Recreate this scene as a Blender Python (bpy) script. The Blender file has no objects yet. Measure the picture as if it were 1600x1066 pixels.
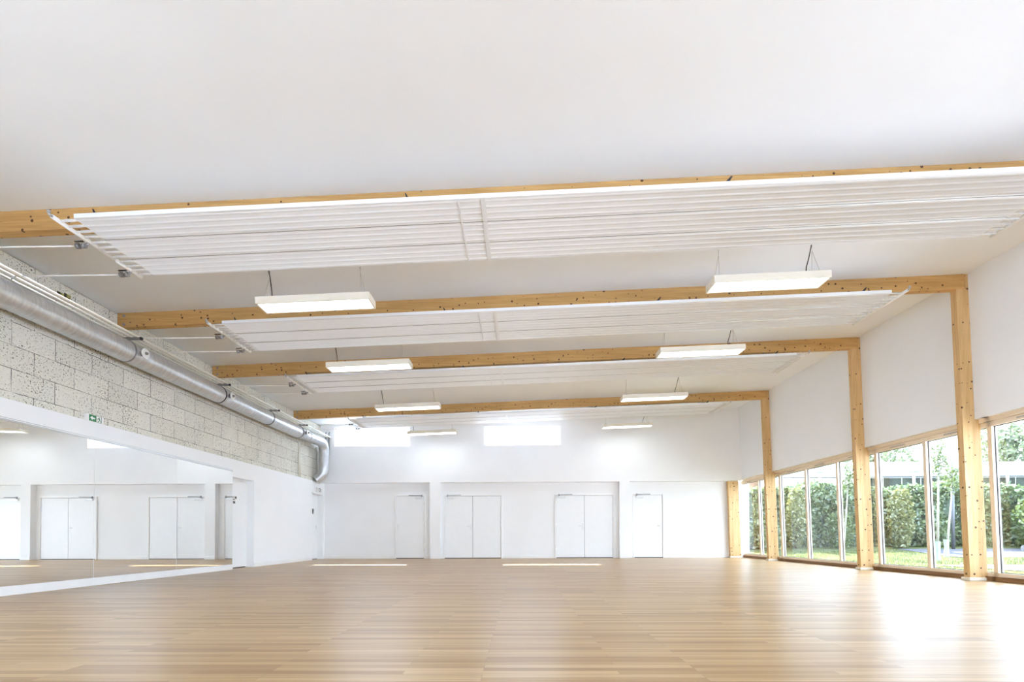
import bpy, math, random
import numpy as np
from mathutils import Vector, Matrix
random.seed(7); RNG = np.random.default_rng(7)
SC = bpy.context.scene
COL = SC.collection
PI = math.pi

# ------------------------------------------------------------------ helpers
class MB:
    """collects geometry; build() links it as ONE mesh object"""
    def __init__(s): s.v = []; s.f = []; s.m = []; s.sm = []
    def add(s, vs, fs, mat=0, smooth=False):
        o = len(s.v); s.v += [tuple(map(float, p)) for p in vs]
        for f in fs: s.f.append(tuple(i + o for i in f)); s.m.append(mat); s.sm.append(smooth)
        return s
    def box(s, a, b, mat=0, bev=0.0):
        x0, y0, z0 = a; x1, y1, z1 = b
        if bev <= 0:
            vs = [(x0,y0,z0),(x1,y0,z0),(x1,y1,z0),(x0,y1,z0),(x0,y0,z1),(x1,y0,z1),(x1,y1,z1),(x0,y1,z1)]
            fs = [(3,2,1,0),(4,5,6,7),(0,1,5,4),(1,2,6,5),(2,3,7,6),(3,0,4,7)]
            return s.add(vs, fs, mat)
        # chamfered box
        c = ((x0+x1)/2,(y0+y1)/2,(z0+z1)/2); h = ((x1-x0)/2,(y1-y0)/2,(z1-z0)/2)
        vs = []; idx = {}
        for sx in (-1,1):
            for sy in (-1,1):
                for sz in (-1,1):
                    sg = (sx,sy,sz)
                    for ax in range(3):
                        p = [c[i] + sg[i]*(h[i] - (0 if i == ax else bev)) for i in range(3)]
                        idx[(sg,ax)] = len(vs); vs.append(p)
        fs = []
        for ax in range(3):
            o1, o2 = (ax+1)%3, (ax+2)%3
            for sd in (-1,1):
                q = []
                for a_, b_ in ((-1,-1),(1,-1),(1,1),(-1,1)):
                    g = [0,0,0]; g[ax] = sd; g[o1] = a_; g[o2] = b_; q.append(idx[(tuple(g),ax)])
                fs.append(tuple(q if sd > 0 else q[::-1]))
        for ax in range(3):          # edges along ax
            o1, o2 = (ax+1)%3, (ax+2)%3
            for a_ in (-1,1):
                for b_ in (-1,1):
                    g0 = [0,0,0]; g0[ax] = -1; g0[o1] = a_; g0[o2] = b_; g1 = list(g0); g1[ax] = 1
                    q = [idx[(tuple(g0),o1)], idx[(tuple(g1),o1)], idx[(tuple(g1),o2)], idx[(tuple(g0),o2)]]
                    fs.append(tuple(q if a_*b_ < 0 else q[::-1]))
        for sx in (-1,1):
            for sy in (-1,1):
                for sz in (-1,1):
                    q = [idx[((sx,sy,sz),k)] for k in range(3)]
                    fs.append(tuple(q if sx*sy*sz > 0 else q[::-1]))
        return s.add(vs, fs, mat)
    def prism(s, poly, axis, lo, hi, mat=0):
        """poly: 2D points in the two other axes (in xyz order), extruded along axis"""
        n = len(poly); vs = []
        for t in (lo, hi):
            for p in poly:
                q = list(p); q.insert(axis, t); vs.append(q)
        fs = [tuple(range(n))[::-1], tuple(range(n, 2*n))] + [(i, (i+1)%n, n+(i+1)%n, n+i) for i in range(n)]
        return s.add(vs, fs, mat)
    def tube(s, pts, r, n=10, mat=0, smooth=True, cap=True):
        pts = [Vector(p) for p in pts]; rs = r if isinstance(r, (list, tuple)) else [r]*len(pts)
        vs = []; ref = None
        for i, p in enumerate(pts):
            t = (pts[min(i+1, len(pts)-1)] - pts[max(i-1, 0)]).normalized()
            if ref is None:
                ref = Vector((0,0,1)) if abs(t.z) < .9 else Vector((0,1,0))
            a = (ref - t*ref.dot(t)).normalized(); b = t.cross(a); ref = a
            for k in range(n):
                w = 2*PI*k/n; vs.append(p + (a*math.cos(w) + b*math.sin(w))*rs[i])
        fs = [(i*n+k, i*n+(k+1)%n, (i+1)*n+(k+1)%n, (i+1)*n+k) for i in range(len(pts)-1) for k in range(n)]
        s.add(vs, fs, mat, smooth)
        if cap:
            o = len(s.v) - len(vs); L = len(pts)-1
            s.f += [tuple(o+k for k in range(n))[::-1], tuple(o+L*n+k for k in range(n))]; s.m += [mat]*2; s.sm += [False]*2
        return s
    def build(s, name, mats, parent=None, label=None, loc=None):
        me = bpy.data.meshes.new(name); me.from_pydata(s.v, [], s.f)
        for m in (mats if isinstance(mats, (list, tuple)) else [mats]): me.materials.append(m)
        me.polygons.foreach_set('material_index', s.m); me.polygons.foreach_set('use_smooth', s.sm); me.update()
        o = bpy.data.objects.new(name, me); COL.objects.link(o)
        if parent is not None: o.parent = parent
        if loc: o.location = loc
        if label: o['label'] = label
        return o

def tag(o, label, cat, group=None, kind=None):
    o['label'] = label; o['category'] = cat
    if group: o['group'] = group
    if kind: o['kind'] = kind
    return o
def thing(name, label, cat, loc=(0,0,0), group=None, rot=(0,0,0)):
    o = bpy.data.objects.new(name, None); COL.objects.link(o); o.location = loc; o.rotation_euler = rot
    o.empty_display_size = .1
    return tag(o, label, cat, group)
def struct(o): o['kind'] = 'structure'; return o
def dup(o, loc, label=None, parent=None):
    c = o.copy(); COL.objects.link(c)
    if parent is not None: c.parent = parent
    if loc is not None: c.location = loc
    if label: c['label'] = label
    for ch in list(o.children): dup(ch, None, None, c)
    return c

# ------------------------------------------------------------------ materials
def nt(name):
    m = bpy.data.materials.new(name); m.use_nodes = True; t = m.node_tree; t.nodes.clear()
    out = t.nodes.new('ShaderNodeOutputMaterial'); b = t.nodes.new('ShaderNodeBsdfPrincipled')
    t.links.new(b.outputs[0], out.inputs[0]); return m, t, b, out
def N(t, typ, **kw):
    n = t.nodes.new(typ)
    for k, v in kw.items():
        if k in n.inputs: n.inputs[k].default_value = v
        else: setattr(n, k, v)
    return n
def ramp(t, fac, stops):
    r = t.nodes.new('ShaderNodeValToRGB'); e = r.color_ramp.elements
    while len(e) < len(stops): e.new(.5)
    for i, (p, c) in enumerate(stops): e[i].position = p; e[i].color = (*c, 1) if len(c) == 3 else c
    t.links.new(fac, r.inputs[0]); return r.outputs[0]
def mixc(t, fac, a, b, blend='MIX'):
    m = t.nodes.new('ShaderNodeMix'); m.data_type = 'RGBA'; m.blend_type = blend
    for s, v in ((0, fac), (6, a), (7, b)):
        if hasattr(v, 'is_linked'): t.links.new(v, m.inputs[s])
        else: m.inputs[s].default_value = v if s == 0 else (*v, 1)
    return m.outputs[2]
def coords(t, scale=(1,1,1), loc=(0,0,0), rot=(0,0,0)):
    tc = t.nodes.new('ShaderNodeTexCoord'); mp = t.nodes.new('ShaderNodeMapping')
    mp.inputs['Scale'].default_value = scale; mp.inputs['Location'].default_value = loc; mp.inputs['Rotation'].default_value = rot
    t.links.new(tc.outputs['Object'], mp.inputs[0]); return mp.outputs[0]
def bump(t, h, b, strength=.3, dist=.01):
    n = t.nodes.new('ShaderNodeBump'); n.inputs['Strength'].default_value = strength; n.inputs['Distance'].default_value = dist
    t.links.new(h, n.inputs['Height']); t.links.new(n.outputs[0], b.inputs['Normal'])
def plain(name, col, rough=.5, metal=0., var=.03, vscale=6, spec=.5):
    m, t, b, o = nt(name)
    nz = N(t, 'ShaderNodeTexNoise', Scale=vscale, Detail=3.); t.links.new(coords(t), nz.inputs['Vector'])
    lo = tuple(max(0, c*(1-var)) for c in col); hi = tuple(min(1, c*(1+var)) for c in col)
    t.links.new(ramp(t, nz.outputs[0], [(.3, lo), (.7, hi)]), b.inputs['Base Color'])
    b.inputs['Roughness'].default_value = rough; b.inputs['Metallic'].default_value = metal
    b.inputs['Specular IOR Level'].default_value = spec
    return m

def wood(name, axis, base=(.66,.405,.155), dark=(.55,.315,.105), rough=.55, knots=True):
    m, t, b, o = nt(name)
    sc = [9, 9, 9]; sc[axis] = .55
    v = coords(t, tuple(sc))
    n1 = N(t, 'ShaderNodeTexNoise', Scale=1.6, Detail=6., Distortion=1.2); t.links.new(v, n1.inputs['Vector'])
    s2 = [60, 60, 60]; s2[axis] = 1.6
    n2 = N(t, 'ShaderNodeTexNoise', Scale=1.5, Detail=3.); t.links.new(coords(t, tuple(s2)), n2.inputs['Vector'])
    c = ramp(t, n1.outputs[0], [(.3, dark), (.55, base), (.75, tuple(min(1, x*1.12) for x in base))])
    g = ramp(t, n2.outputs[0], [(.3, (.80,.78,.74)), (.6, (1,1,1))])
    c = mixc(t, .55, c, g, 'MULTIPLY')
    if knots:
        tc = t.nodes.new('ShaderNodeTexCoord'); sx = t.nodes.new('ShaderNodeSeparateXYZ'); t.links.new(tc.outputs['Object'], sx.inputs[0])
        oth = [k for k in range(3) if k != axis]
        ad = N(t, 'ShaderNodeMath', operation='ADD'); t.links.new(sx.outputs[oth[0]], ad.inputs[0]); t.links.new(sx.outputs[oth[1]], ad.inputs[1])
        cb = t.nodes.new('ShaderNodeCombineXYZ'); t.links.new(sx.outputs[axis], cb.inputs[0]); t.links.new(ad.outputs[0], cb.inputs[1])
        vo = N(t, 'ShaderNodeTexVoronoi', Scale=9.5, Randomness=1.0); vo.voronoi_dimensions = '2D'; t.links.new(cb.outputs[0], vo.inputs['Vector'])
        sep = t.nodes.new('ShaderNodeSeparateColor'); t.links.new(vo.outputs['Color'], sep.inputs[0])
        r = N(t, 'ShaderNodeMath', operation='MULTIPLY_ADD'); t.links.new(sep.outputs[0], r.inputs[0]); r.inputs[1].default_value = .34; r.inputs[2].default_value = -.15
        d = N(t, 'ShaderNodeMath', operation='SUBTRACT'); t.links.new(r.outputs[0], d.inputs[0]); t.links.new(vo.outputs['Distance'], d.inputs[1])
        k = ramp(t, d.outputs[0], [(.0, (0,0,0)), (.04, (1,1,1))])
        c = mixc(t, k, c, (.11, .05, .02))
    t.links.new(c, b.inputs['Base Color']); b.inputs['Roughness'].default_value = rough
    b.inputs['Specular IOR Level'].default_value = .35
    bump(t, n2.outputs[0], b, .15, .002)
    return m

M = {}
M['wood_x'] = wood('glulam_x', 0); M['wood_z'] = wood('glulam_z', 2, (.70,.47,.225), (.60,.375,.15))
M['wood_y'] = wood('window_pine_y', 1, (.86,.75,.60), (.80,.67,.50), .5, False)
M['wood_wz'] = wood('window_pine_z', 2, (.86,.75,.60), (.80,.67,.50), .5, False)
M['sill'] = wood('sill_oak', 1, (.26,.14,.06), (.18,.09,.035), .5, False)
M['wall'] = plain('white_plaster', (.90,.912,.928), .75, var=.012, vscale=1.5, spec=.3)
M['wallr'] = plain('cool_white_wall_board', (.88,.908,.945), .75, var=.01, vscale=1.5, spec=.3)
M['ceil'] = plain('white_ceiling_board', (.89,.922,.958), .8, var=.01, vscale=1., spec=.2)
M['door'] = plain('white_door_paint', (.875,.89,.905), .4, var=.01)
M['trim'] = plain('white_trim', (.88,.88,.88), .45, var=.01)
M['lampbody'] = plain('warm_white_enamel', (.80,.745,.63), .4, var=.01)
M['panel'] = plain('white_panel_steel', (.885,.912,.95), .38, var=.008)
M['pipe'] = plain('cream_pipe_paint', (.84,.82,.74), .4, var=.02)
M['pipew'] = plain('white_pipe_paint', (.87,.87,.86), .4, var=.01)
M['dark'] = plain('black_rubber', (.025,.025,.03), .5, var=.1)
M['grey'] = plain('grey_steel', (.30,.30,.31), .4, .6, var=.08)
M['steel'] = plain('brushed_steel', (.55,.55,.55), .35, .9, var=.05)
M['alu'] = plain('white_aluminium', (.80,.81,.82), .35, .2, var=.02)
M['green'] = plain('exit_green', (.02,.22,.08), .4, var=.02)
M['foam'] = plain('yellow_foam', (.40,.36,.12), .9, var=.2)
M['brownhole'] = plain('dark_hole', (.05,.04,.025), .9, var=.2)
M['white_sign'] = plain('sign_white', (.88,.88,.88), .4, var=.01)
M['insul'] = plain('white_insulation_wrap', (.82,.82,.81), .6, var=.04, vscale=15)
M['extwall'] = plain('white_render', (.66,.66,.66), .8, var=.015)
M['extwin'] = plain('dark_office_glass', (.035,.045,.035), .4, var=.7, vscale=1.6, spec=.05)  # mottled dark green paints the greenery reflected in the panes
M['mast'] = plain('anthracite_paint', (.07,.075,.08), .45, var=.05)
M['lgrey'] = plain('light_grey_paint', (.26,.265,.27), .5, var=.04)
M['asphalt'] = plain('grey_asphalt', (.10,.10,.105), .9, var=.12, vscale=40, spec=.05)
M['paving'] = plain('pale_paving', (.52,.54,.58), .9, var=.05, vscale=3, spec=.1)  # for out-of-view ground, added to bounce neutral light into the hall
M['kerb'] = plain('concrete_kerb', (.20,.20,.20), .9, var=.1, vscale=15)
M['lines'] = plain('road_paint', (.8,.8,.8), .7, var=.05)
M['bark'] = plain('pale_bark', (.26,.245,.20), .85, var=.25, vscale=25)
M['barkd'] = plain('brown_bark', (.16,.09,.055), .9, var=.3, vscale=8)
M['guard'] = plain('pale_green_mesh_guard', (.28,.38,.31), .7, var=.1)
M['earth'] = plain('gravel_bed', (.17,.145,.11), .95, var=.45, vscale=25, spec=.05)

def emis(name, col, s):
    m, t, b, o = nt(name); b.inputs['Base Color'].default_value = (.9,.9,.88,1)
    b.inputs['Emission Color'].default_value = (*col, 1); b.inputs['Emission Strength'].default_value = s; return m
LAMP = 1.6
M['glow'] = emis('lit_diffuser', (.90, .98, 1.06), LAMP)

def mirror_mat():
    m, t, b, o = nt('mirror_glass'); b.inputs['Base Color'].default_value = (.90,.915,.91,1); b.inputs['Metallic'].default_value = 1; b.inputs['Roughness'].default_value = .0; return m
M['mirror'] = mirror_mat()
def glass_mat():
    m, t, b, o = nt('window_glass'); t.nodes.remove(b)
    tr = N(t, 'ShaderNodeBsdfTransparent', Color=(.97,.985,.975,1)); gl = N(t, 'ShaderNodeBsdfGlossy', Roughness=.0, Color=(1,1,1,1))
    lw = N(t, 'ShaderNodeLayerWeight', Blend=.5); pw = N(t, 'ShaderNodeMath', operation='POWER'); t.links.new(lw.outputs['Facing'], pw.inputs[0]); pw.inputs[1].default_value = 5.
    fr = N(t, 'ShaderNodeMath', operation='MULTIPLY_ADD'); t.links.new(pw.outputs[0], fr.inputs[0]); fr.inputs[1].default_value = .9; fr.inputs[2].default_value = .04; mx = t.nodes.new('ShaderNodeMixShader')
    t.links.new(fr.outputs[0], mx.inputs[0]); t.links.new(tr.outputs[0], mx.inputs[1]); t.links.new(gl.outputs[0], mx.inputs[2]); t.links.new(mx.outputs[0], o.inputs[0]); return m
M['glass'] = glass_mat()

def floor_mat():
    m, t, b, o = nt('oak_strip_floor')
    v = coords(t)
    br = N(t, 'ShaderNodeTexBrick', Scale=1.0, **{'Mortar Size': .0012, 'Mortar Smooth': .2, 'Bias': 0., 'Brick Width': 1.15, 'Row Height': .062}); br.offset = .37; br.offset_frequency = 3
    br.inputs['Color1'].default_value = (0,0,0,1); br.inputs['Color2'].default_value = (1,1,1,1); br.inputs['Mortar'].default_value = (.25,.25,.25,1)
    t.links.new(coords(t, loc=(60, 40, 0)), br.inputs['Vector'])
    plank = ramp(t, br.outputs['Color'], [(0, (.385,.222,.08)), (.45, (.49,.305,.122)), (1, (.60,.405,.195))])
    n = N(t, 'ShaderNodeTexNoise', Scale=1., Detail=5.); t.links.new(coords(t, (1.1, 70, 1)), n.inputs['Vector'])
    g = ramp(t, n.outputs[0], [(.32, (.66,.61,.54)), (.58, (1,1,1))])
    c = mixc(t, .75, plank, g, 'MULTIPLY')
    n3 = N(t, 'ShaderNodeTexNoise', Scale=1., Detail=2.); t.links.new(coords(t, (.6, 16, 1)), n3.inputs['Vector'])
    c = mixc(t, .5, c, ramp(t, n3.outputs[0], [(.3, (.88,.86,.83)), (.7, (1.0,1.0,1.0))]), 'MULTIPLY')
    c = mixc(t, br.outputs['Fac'], c, (.26,.18,.10))
    t.links.new(c, b.inputs['Base Color'])
    b.inputs['Roughness'].default_value = .34; b.inputs['Specular IOR Level'].default_value = .38
    b.inputs['Coat Weight'].default_value = .06; b.inputs['Coat Roughness'].default_value = .25
    bump(t, n.outputs[0], b, .06, .002)
    return m
M['floor'] = floor_mat()

def block_mat():
    m, t, b, o = nt('pumice_block_wall')
    tc = t.nodes.new('ShaderNodeTexCoord'); sp = t.nodes.new('ShaderNodeSeparateXYZ'); t.links.new(tc.outputs['Object'], sp.inputs[0])
    nz = N(t, 'ShaderNodeTexNoise', Scale=9., Detail=3.); t.links.new(tc.outputs['Object'], nz.inputs['Vector'])
    def off(src, d, amp):
        a = N(t, 'ShaderNodeMath', operation='SUBTRACT'); t.links.new(src, a.inputs[0]); a.inputs[1].default_value = d
        w = N(t, 'ShaderNodeMath', operation='MULTIPLY_ADD'); t.links.new(nz.outputs[0], w.inputs[0]); w.inputs[1].default_value = amp; t.links.new(a.outputs[0], w.inputs[2]); return w.outputs[0]
    cb = t.nodes.new('ShaderNodeCombineXYZ'); t.links.new(off(sp.outputs[1], 6.4775-5.95, .012), cb.inputs[0]); t.links.new(off(sp.outputs[2], 2.616-.61, .012), cb.inputs[1])
    br = N(t, 'ShaderNodeTexBrick', Scale=1.0, **{'Mortar Size': .0045, 'Mortar Smooth': .15, 'Bias': 0., 'Brick Width': .595, 'Row Height': .305}); br.offset = .5
    br.inputs['Color1'].default_value = (0,0,0,1); br.inputs['Color2'].default_value = (1,1,1,1); br.inputs['Mortar'].default_value = (.5,.5,.5,1)
    t.links.new(cb.outputs[0], br.inputs['Vector'])
    c = ramp(t, br.outputs['Color'], [(0, (.74,.722,.645)), (1, (.83,.812,.735))])
    n2 = N(t, 'ShaderNodeTexNoise', Scale=28., Detail=4.); t.links.new(tc.outputs['Object'], n2.inputs['Vector'])
    c = mixc(t, .5, c, ramp(t, n2.outputs[0], [(.3, (.82,.82,.80)), (.65, (1,1,1))]), 'MULTIPLY')
    # open pits of the aggregate
    vo = N(t, 'ShaderNodeTexNoise', Scale=44., Detail=2., Roughness=.6); t.links.new(tc.outputs['Object'], vo.inputs['Vector'])
    big = N(t, 'ShaderNodeTexNoise', Scale=2.2, Detail=2.); t.links.new(tc.outputs['Object'], big.inputs['Vector'])
    th = N(t, 'ShaderNodeMath', operation='MULTIPLY_ADD'); t.links.new(big.outputs[0], th.inputs[0]); th.inputs[1].default_value = .22; t.links.new(vo.outputs[0], th.inputs[2])
    k = ramp(t, th.outputs[0], [(.705, (0,0,0)), (.74, (1,1,1))])
    c = mixc(t, k, c, (.17,.165,.15))
    # joints, partly filled
    jn = N(t, 'ShaderNodeTexNoise', Scale=3.5, Detail=3.); t.links.new(tc.outputs['Object'], jn.inputs['Vector'])
    jm = N(t, 'ShaderNodeMath', operation='MULTIPLY'); t.links.new(br.outputs['Fac'], jm.inputs[0]); t.links.new(ramp(t, jn.outputs[0], [(.36, (.15,.15,.15)), (.55, (1,1,1))]), jm.inputs[1])
    c = mixc(t, jm.outputs[0], c, (.10,.095,.085))
    t.links.new(c, b.inputs['Base Color']); b.inputs['Roughness'].default_value = .95; b.inputs['Specular IOR Level'].default_value = .1
    bump(t, vo.outputs[0], b, .5, .004)
    return m
M['block'] = block_mat()

def duct_mat():
    m, t, b, o = nt('galvanised_spiral_duct')
    n = N(t, 'ShaderNodeTexNoise', Scale=5., Detail=4.); t.links.new(coords(t, (1,6,1)), n.inputs['Vector'])
    t.links.new(ramp(t, n.outputs[0], [(.3, (.56,.58,.61)), (.7, (.72,.74,.77))]), b.inputs['Base Color'])
    b.inputs['Metallic'].default_value = .62; b.inputs['Roughness'].default_value = .33; return m
M['duct'] = duct_mat()

def leaf_mat(name, stops, trans=.35):
    m, t, b, o = nt(name); t.nodes.remove(b)
    g = t.nodes.new('ShaderNodeNewGeometry')
    c = ramp(t, g.outputs['Random Per Island'], stops)
    d = t.nodes.new('ShaderNodeBsdfDiffuse'); tr = t.nodes.new('ShaderNodeBsdfTranslucent'); gl = N(t, 'ShaderNodeBsdfGlossy', Roughness=.35, Color=(.9,.95,.9,1))
    t.links.new(c, d.inputs[0]); t.links.new(c, tr.inputs[0])
    m1 = t.nodes.new('ShaderNodeMixShader'); m1.inputs[0].default_value = trans; m2 = t.nodes.new('ShaderNodeMixShader'); m2.inputs[0].default_value = .06
    t.links.new(d.outputs[0], m1.inputs[1]); t.links.new(tr.outputs[0], m1.inputs[2]); t.links.new(m1.outputs[0], m2.inputs[1]); t.links.new(gl.outputs[0], m2.inputs[2]); t.links.new(m2.outputs[0], o.inputs[0])
    return m
M['hedge'] = leaf_mat('laurel_leaves', [(0, (.045,.075,.03)), (.5, (.11,.155,.06)), (.85, (.18,.23,.09)), (1, (.32,.36,.17))])
M['yleaf'] = leaf_mat('yellow_green_leaves', [(0, (.12,.125,.04)), (.6, (.22,.22,.075)), (1, (.29,.30,.12))])
M['yng'] = leaf_mat('young_tree_leaves', [(0, (.06,.095,.02)), (1, (.13,.17,.045))])
M['big'] = leaf_mat('old_tree_leaves', [(0, (.045,.065,.025)), (1, (.09,.115,.045))])
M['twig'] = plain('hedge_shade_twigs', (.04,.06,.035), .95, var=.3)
M['blade'] = leaf_mat('grass_blades', [(0, (.06,.088,.025)), (1, (.11,.13,.055))], .4)
def grass_mat():
    m, t, b, o = nt('lawn')
    n = N(t, 'ShaderNodeTexNoise', Scale=1.2, Detail=6.); t.links.new(coords(t), n.inputs['Vector'])
    n2 = N(t, 'ShaderNodeTexNoise', Scale=30., Detail=3.); t.links.new(coords(t), n2.inputs['Vector'])
    c = ramp(t, n.outputs[0], [(.3, (.068,.080,.03)), (.6, (.098,.107,.045)), (.75, (.13,.132,.07))])
    c = mixc(t, .5, c, ramp(t, n2.outputs[0], [(.3, (.6,.6,.55)), (.7, (1,1,1))]), 'MULTIPLY')
    t.links.new(c, b.inputs['Base Color']); b.inputs['Roughness'].default_value = 1.; b.inputs['Specular IOR Level'].default_value = 0.; return m
M['grass'] = grass_mat()

# ------------------------------------------------------------------ geometry constants
S = .0352                                  # roof pitch, rising towards the windows
XL, XB = -6.495, -6.545                    # white lining / block wall faces
YU, YB = 15.97, 16.17                      # upper / recessed lower back wall
ZL = 2.4974                                # ledge height
R0, LEAN = 7.085, .0304                    # leaning facade: inner column plane
def zc(x): return 4.3869 + S*(x + 6.5453)
def fx(off, z): return R0 + off - LEAN*z
YN = -4.0                                  # unseen near end of the hall
BY = [5.373, 7.825, 10.290, 14.039]        # portal frames

# ------------------------------------------------------------------ floor, ceiling, walls
b = MB().box((-6.9, YN-.2, -.2), (7.38, 16.45, 0)); struct(b.build('floor', M['floor']))
b = MB().prism([(-6.9, zc(-6.9)), (7.75, zc(7.75)), (7.75, zc(7.75)+.25), (-6.9, zc(-6.9)+.25)], 1, YN-.2, 16.45)
struct(b.build('ceiling', M['ceil']))
b = MB()   # block wall above the ledge
b.box((-6.85, YN, ZL), (XB, YU, 4.37)); struct(b.build('wall_left_upper', M['block']))
DL = [(10.965, 11.862), (15.215, 16.06)]
b = MB()
LW_ADDED = [(-3.4, -1.4), (-1.1, .9), (1.2, 3.2)]; LZ = (.35, 2.05)  # unseen window openings, added so daylight reaches right wall and ceiling
ys = [LW_ADDED[2][1], DL[0][0], DL[0][1], DL[1][0], DL[1][1], 16.40]; e_ = YN
for w in LW_ADDED:
    b.box((-6.85, e_, 0), (XL, w[0], 2.10)); b.box((-6.85, w[0], 0), (XL, w[1], LZ[0])); b.box((-6.85, w[0], LZ[1]), (XL, w[1], 2.10)); e_ = w[1]
    m = MB(); f = .05
    m.box((-6.75, w[0], LZ[0]), (-6.68, w[0]+f, LZ[1])); m.box((-6.75, w[1]-f, LZ[0]), (-6.68, w[1], LZ[1])); m.box((-6.75, w[0]+f, LZ[0]), (-6.68, w[1]-f, LZ[0]+f)); m.box((-6.75, w[0]+f, LZ[1]-f), (-6.68, w[1]-f, LZ[1]))
    wn = struct(m.build('window_%d' % (20+LW_ADDED.index(w)), M['wood_wz'])); MB().box((-6.72, w[0]+f, LZ[0]+f), (-6.716, w[1]-f, LZ[1]-f)).build('pane', M['glass'], wn)
for i in (0, 2, 4): b.box((-6.85, ys[i], 0), (XL, ys[i+1], 2.10))
b.box((-6.85, YN, 2.10), (XL, YU, ZL)); b.box((-6.85, YU, 2.10), (XL, 16.40, ZL))
for d in DL: b.box((-6.9, d[0]-.05, -.0), (-6.72, d[1]+.05, 2.12))
struct(b.build('wall_left_lower', M['wall']))
# back wall: thin upper wall with two clerestory openings, recess below with two pilasters
W = [(-6.078, -3.583), (-1.143, 1.346)]; WZ = (3.700, 4.315)
b = MB(); T = .12
XR_ = 7.16
def slopebox(x0, x1, z0):
    b.prism([(x0, z0), (x1, z0), (x1, zc(x1)-.002), (x0, zc(x0)-.002)], 1, YU, YU+T)
slopebox(-6.84, W[0][0], ZL); slopebox(W[0][1], W[1][0], ZL)
b.prism([(W[1][1], ZL), (fx(.19, ZL), ZL), (fx(.19, 4.8), zc(fx(.19,4.8))-.002), (W[1][1], zc(W[1][1])-.002)], 1, YU, YU+T)
for w in W:
    b.box((w[0], YU, ZL), (w[1], YU+T, WZ[0])); slopebox(w[0], w[1], WZ[1])
b.box((XL+.002, YU+T, ZL), (7.15, 16.42, ZL+.12))
struct(b.build('wall_back_upper', M['wall']))
b = MB(); b.box((-6.84, YB, 0), (7.42, 16.42, ZL))
b.box((-2.942, YU, 0), (-2.60, YB, ZL)); b.box((3.249, YU, 0), (3.58, YB, ZL))
struct(b.build('wall_back_lower', M['wall']))
b = MB(); RW_ADDED = [(-4.6, -1.8), (1.6, 4.4)]; RZ = (.10, 2.3); e_ = -6.85  # unseen rear window openings, added to bring more daylight in
for w in RW_ADDED: b.box((e_, YN-.2, 0), (w[0], YN, RZ[1])); b.box((w[0], YN-.2, 0), (w[1], YN, RZ[0])); e_ = w[1]
b.box((e_, YN-.2, 0), (7.4, YN, RZ[1])); b.box((-6.85, YN-.2, RZ[1]), (7.4, YN, 4.35))
struct(b.build('wall_rear', M['wall']))
for i, w in enumerate(RW_ADDED):
    m = MB(); f = .06
    m.box((w[0], YN-.14, RZ[0]), (w[0]+f, YN-.06, RZ[1])); m.box((w[1]-f, YN-.14, RZ[0]), (w[1], YN-.06, RZ[1])); m.box((w[0]+f, YN-.14, RZ[0]), (w[1]-f, YN-.06, RZ[0]+f)); m.box((w[0]+f, YN-.14, RZ[1]-f), (w[1]-f, YN-.06, RZ[1]))
    wn = struct(m.build('window_%d' % (10+i), M['wood_wz'])); MB().box((w[0]+f, YN-.102, RZ[0]+f), (w[1]-f, YN-.098, RZ[1]-f)).build('pane', M['glass'], wn)
# right upper wall: leaning slab
b = MB(); zt = 4.86
b.prism([(fx(.19, 2.558), 2.558), (fx(.42, 2.558), 2.558), (fx(.42, zt), zt+.06), (fx(.19, zt), zt+.04)], 1, YN, 16.42)
struct(b.build('wall_right', M['wallr']))
# baseboards
def bb(name, boxes):
    m = MB()
    for q in boxes: m.box(*q, bev=.004)
    struct(m.build(name, M['trim']))
bb('baseboard_left', [((XL, DL[0][1]+.01, 0), (XL+.014, DL[1][0]-.01, .10)), ((XL, DL[1][1]+.005, 0), (XL+.014, YB-.02, .10))])
bb('baseboard_back', [((XL+.02, YB-.014, 0), (-4.15, YB, .10)), ((-3.09, YB-.014, 0), (-2.95, YB, .10)), ((-2.942, YU-.014, 0), (-2.60, YU, .10)),
                      ((-.53, YB-.014, 0), (1.14, YB, .10)), ((3.12, YB-.014, 0), (3.245, YB, .10)), ((3.249, YU-.014, 0), (3.58, YU, .10)), ((4.76, YB-.014, 0), (6.85, YB, .10))])
b = MB(); b.box((XL, 3.6, 2.214), (XL+.012, 10.955, 2.236)); b.box((XL, 3.6, 2.25), (XL+.006, 10.955, 2.256))
struct(b.build('trim_1', M['steel']))
b = MB(); b.box((XL, 3.6, 0), (XL+.02, 10.955, .119), bev=.003); struct(b.build('trim_2', M['trim']))
b = MB().box((XL, DL[1][0]-.04, 2.10), (XL+.02, DL[1][1]+.09, 2.135), bev=.004); struct(b.build('trim_3', M['trim']))

# ------------------------------------------------------------------ doors
def handle(parent, x, y, z, d, ax='x'):
    m = MB(); m.box((x-.02, y-.008, z-.11), (x+.02, y, z+.11), bev=.003)
    m.tube([(x, y-.008, z+.03), (x, y-.055, z+.03), (x+d*.02, y-.06, z+.03), (x+d*.13, y-.06, z+.03)], .010, 8)
    m.build('handle', M['alu'], parent)
def closer(parent, x, y, d, z=2.0):
    m = MB(); x0, x1 = sorted((x, x+d*.25)); m.box((x0, y-.055, z-.03), (x1, y, z+.035), bev=.006)
    c = m.build('door_closer', M['alu'], parent)
    m = MB(); m.tube([(x+d*.04, y-.06, z+.05), (x+d*.04, y-.06, z+.085), (x+d*.46, y-.05, z+.09)], .011, 8)
    m.box((x+d*.02-.012, y-.075, z+.03), (x+d*.02+.012, y-.03, z+.11))
    m.build('closer_arm', M['grey'], c)
def hinges(parent, x, y):
    for z in (.25, 1.05, 1.78): MB().tube([(x, y-.006, z), (x, y-.006, z+.10)], .009, 8).build('hinge', M['alu'], parent)
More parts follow.
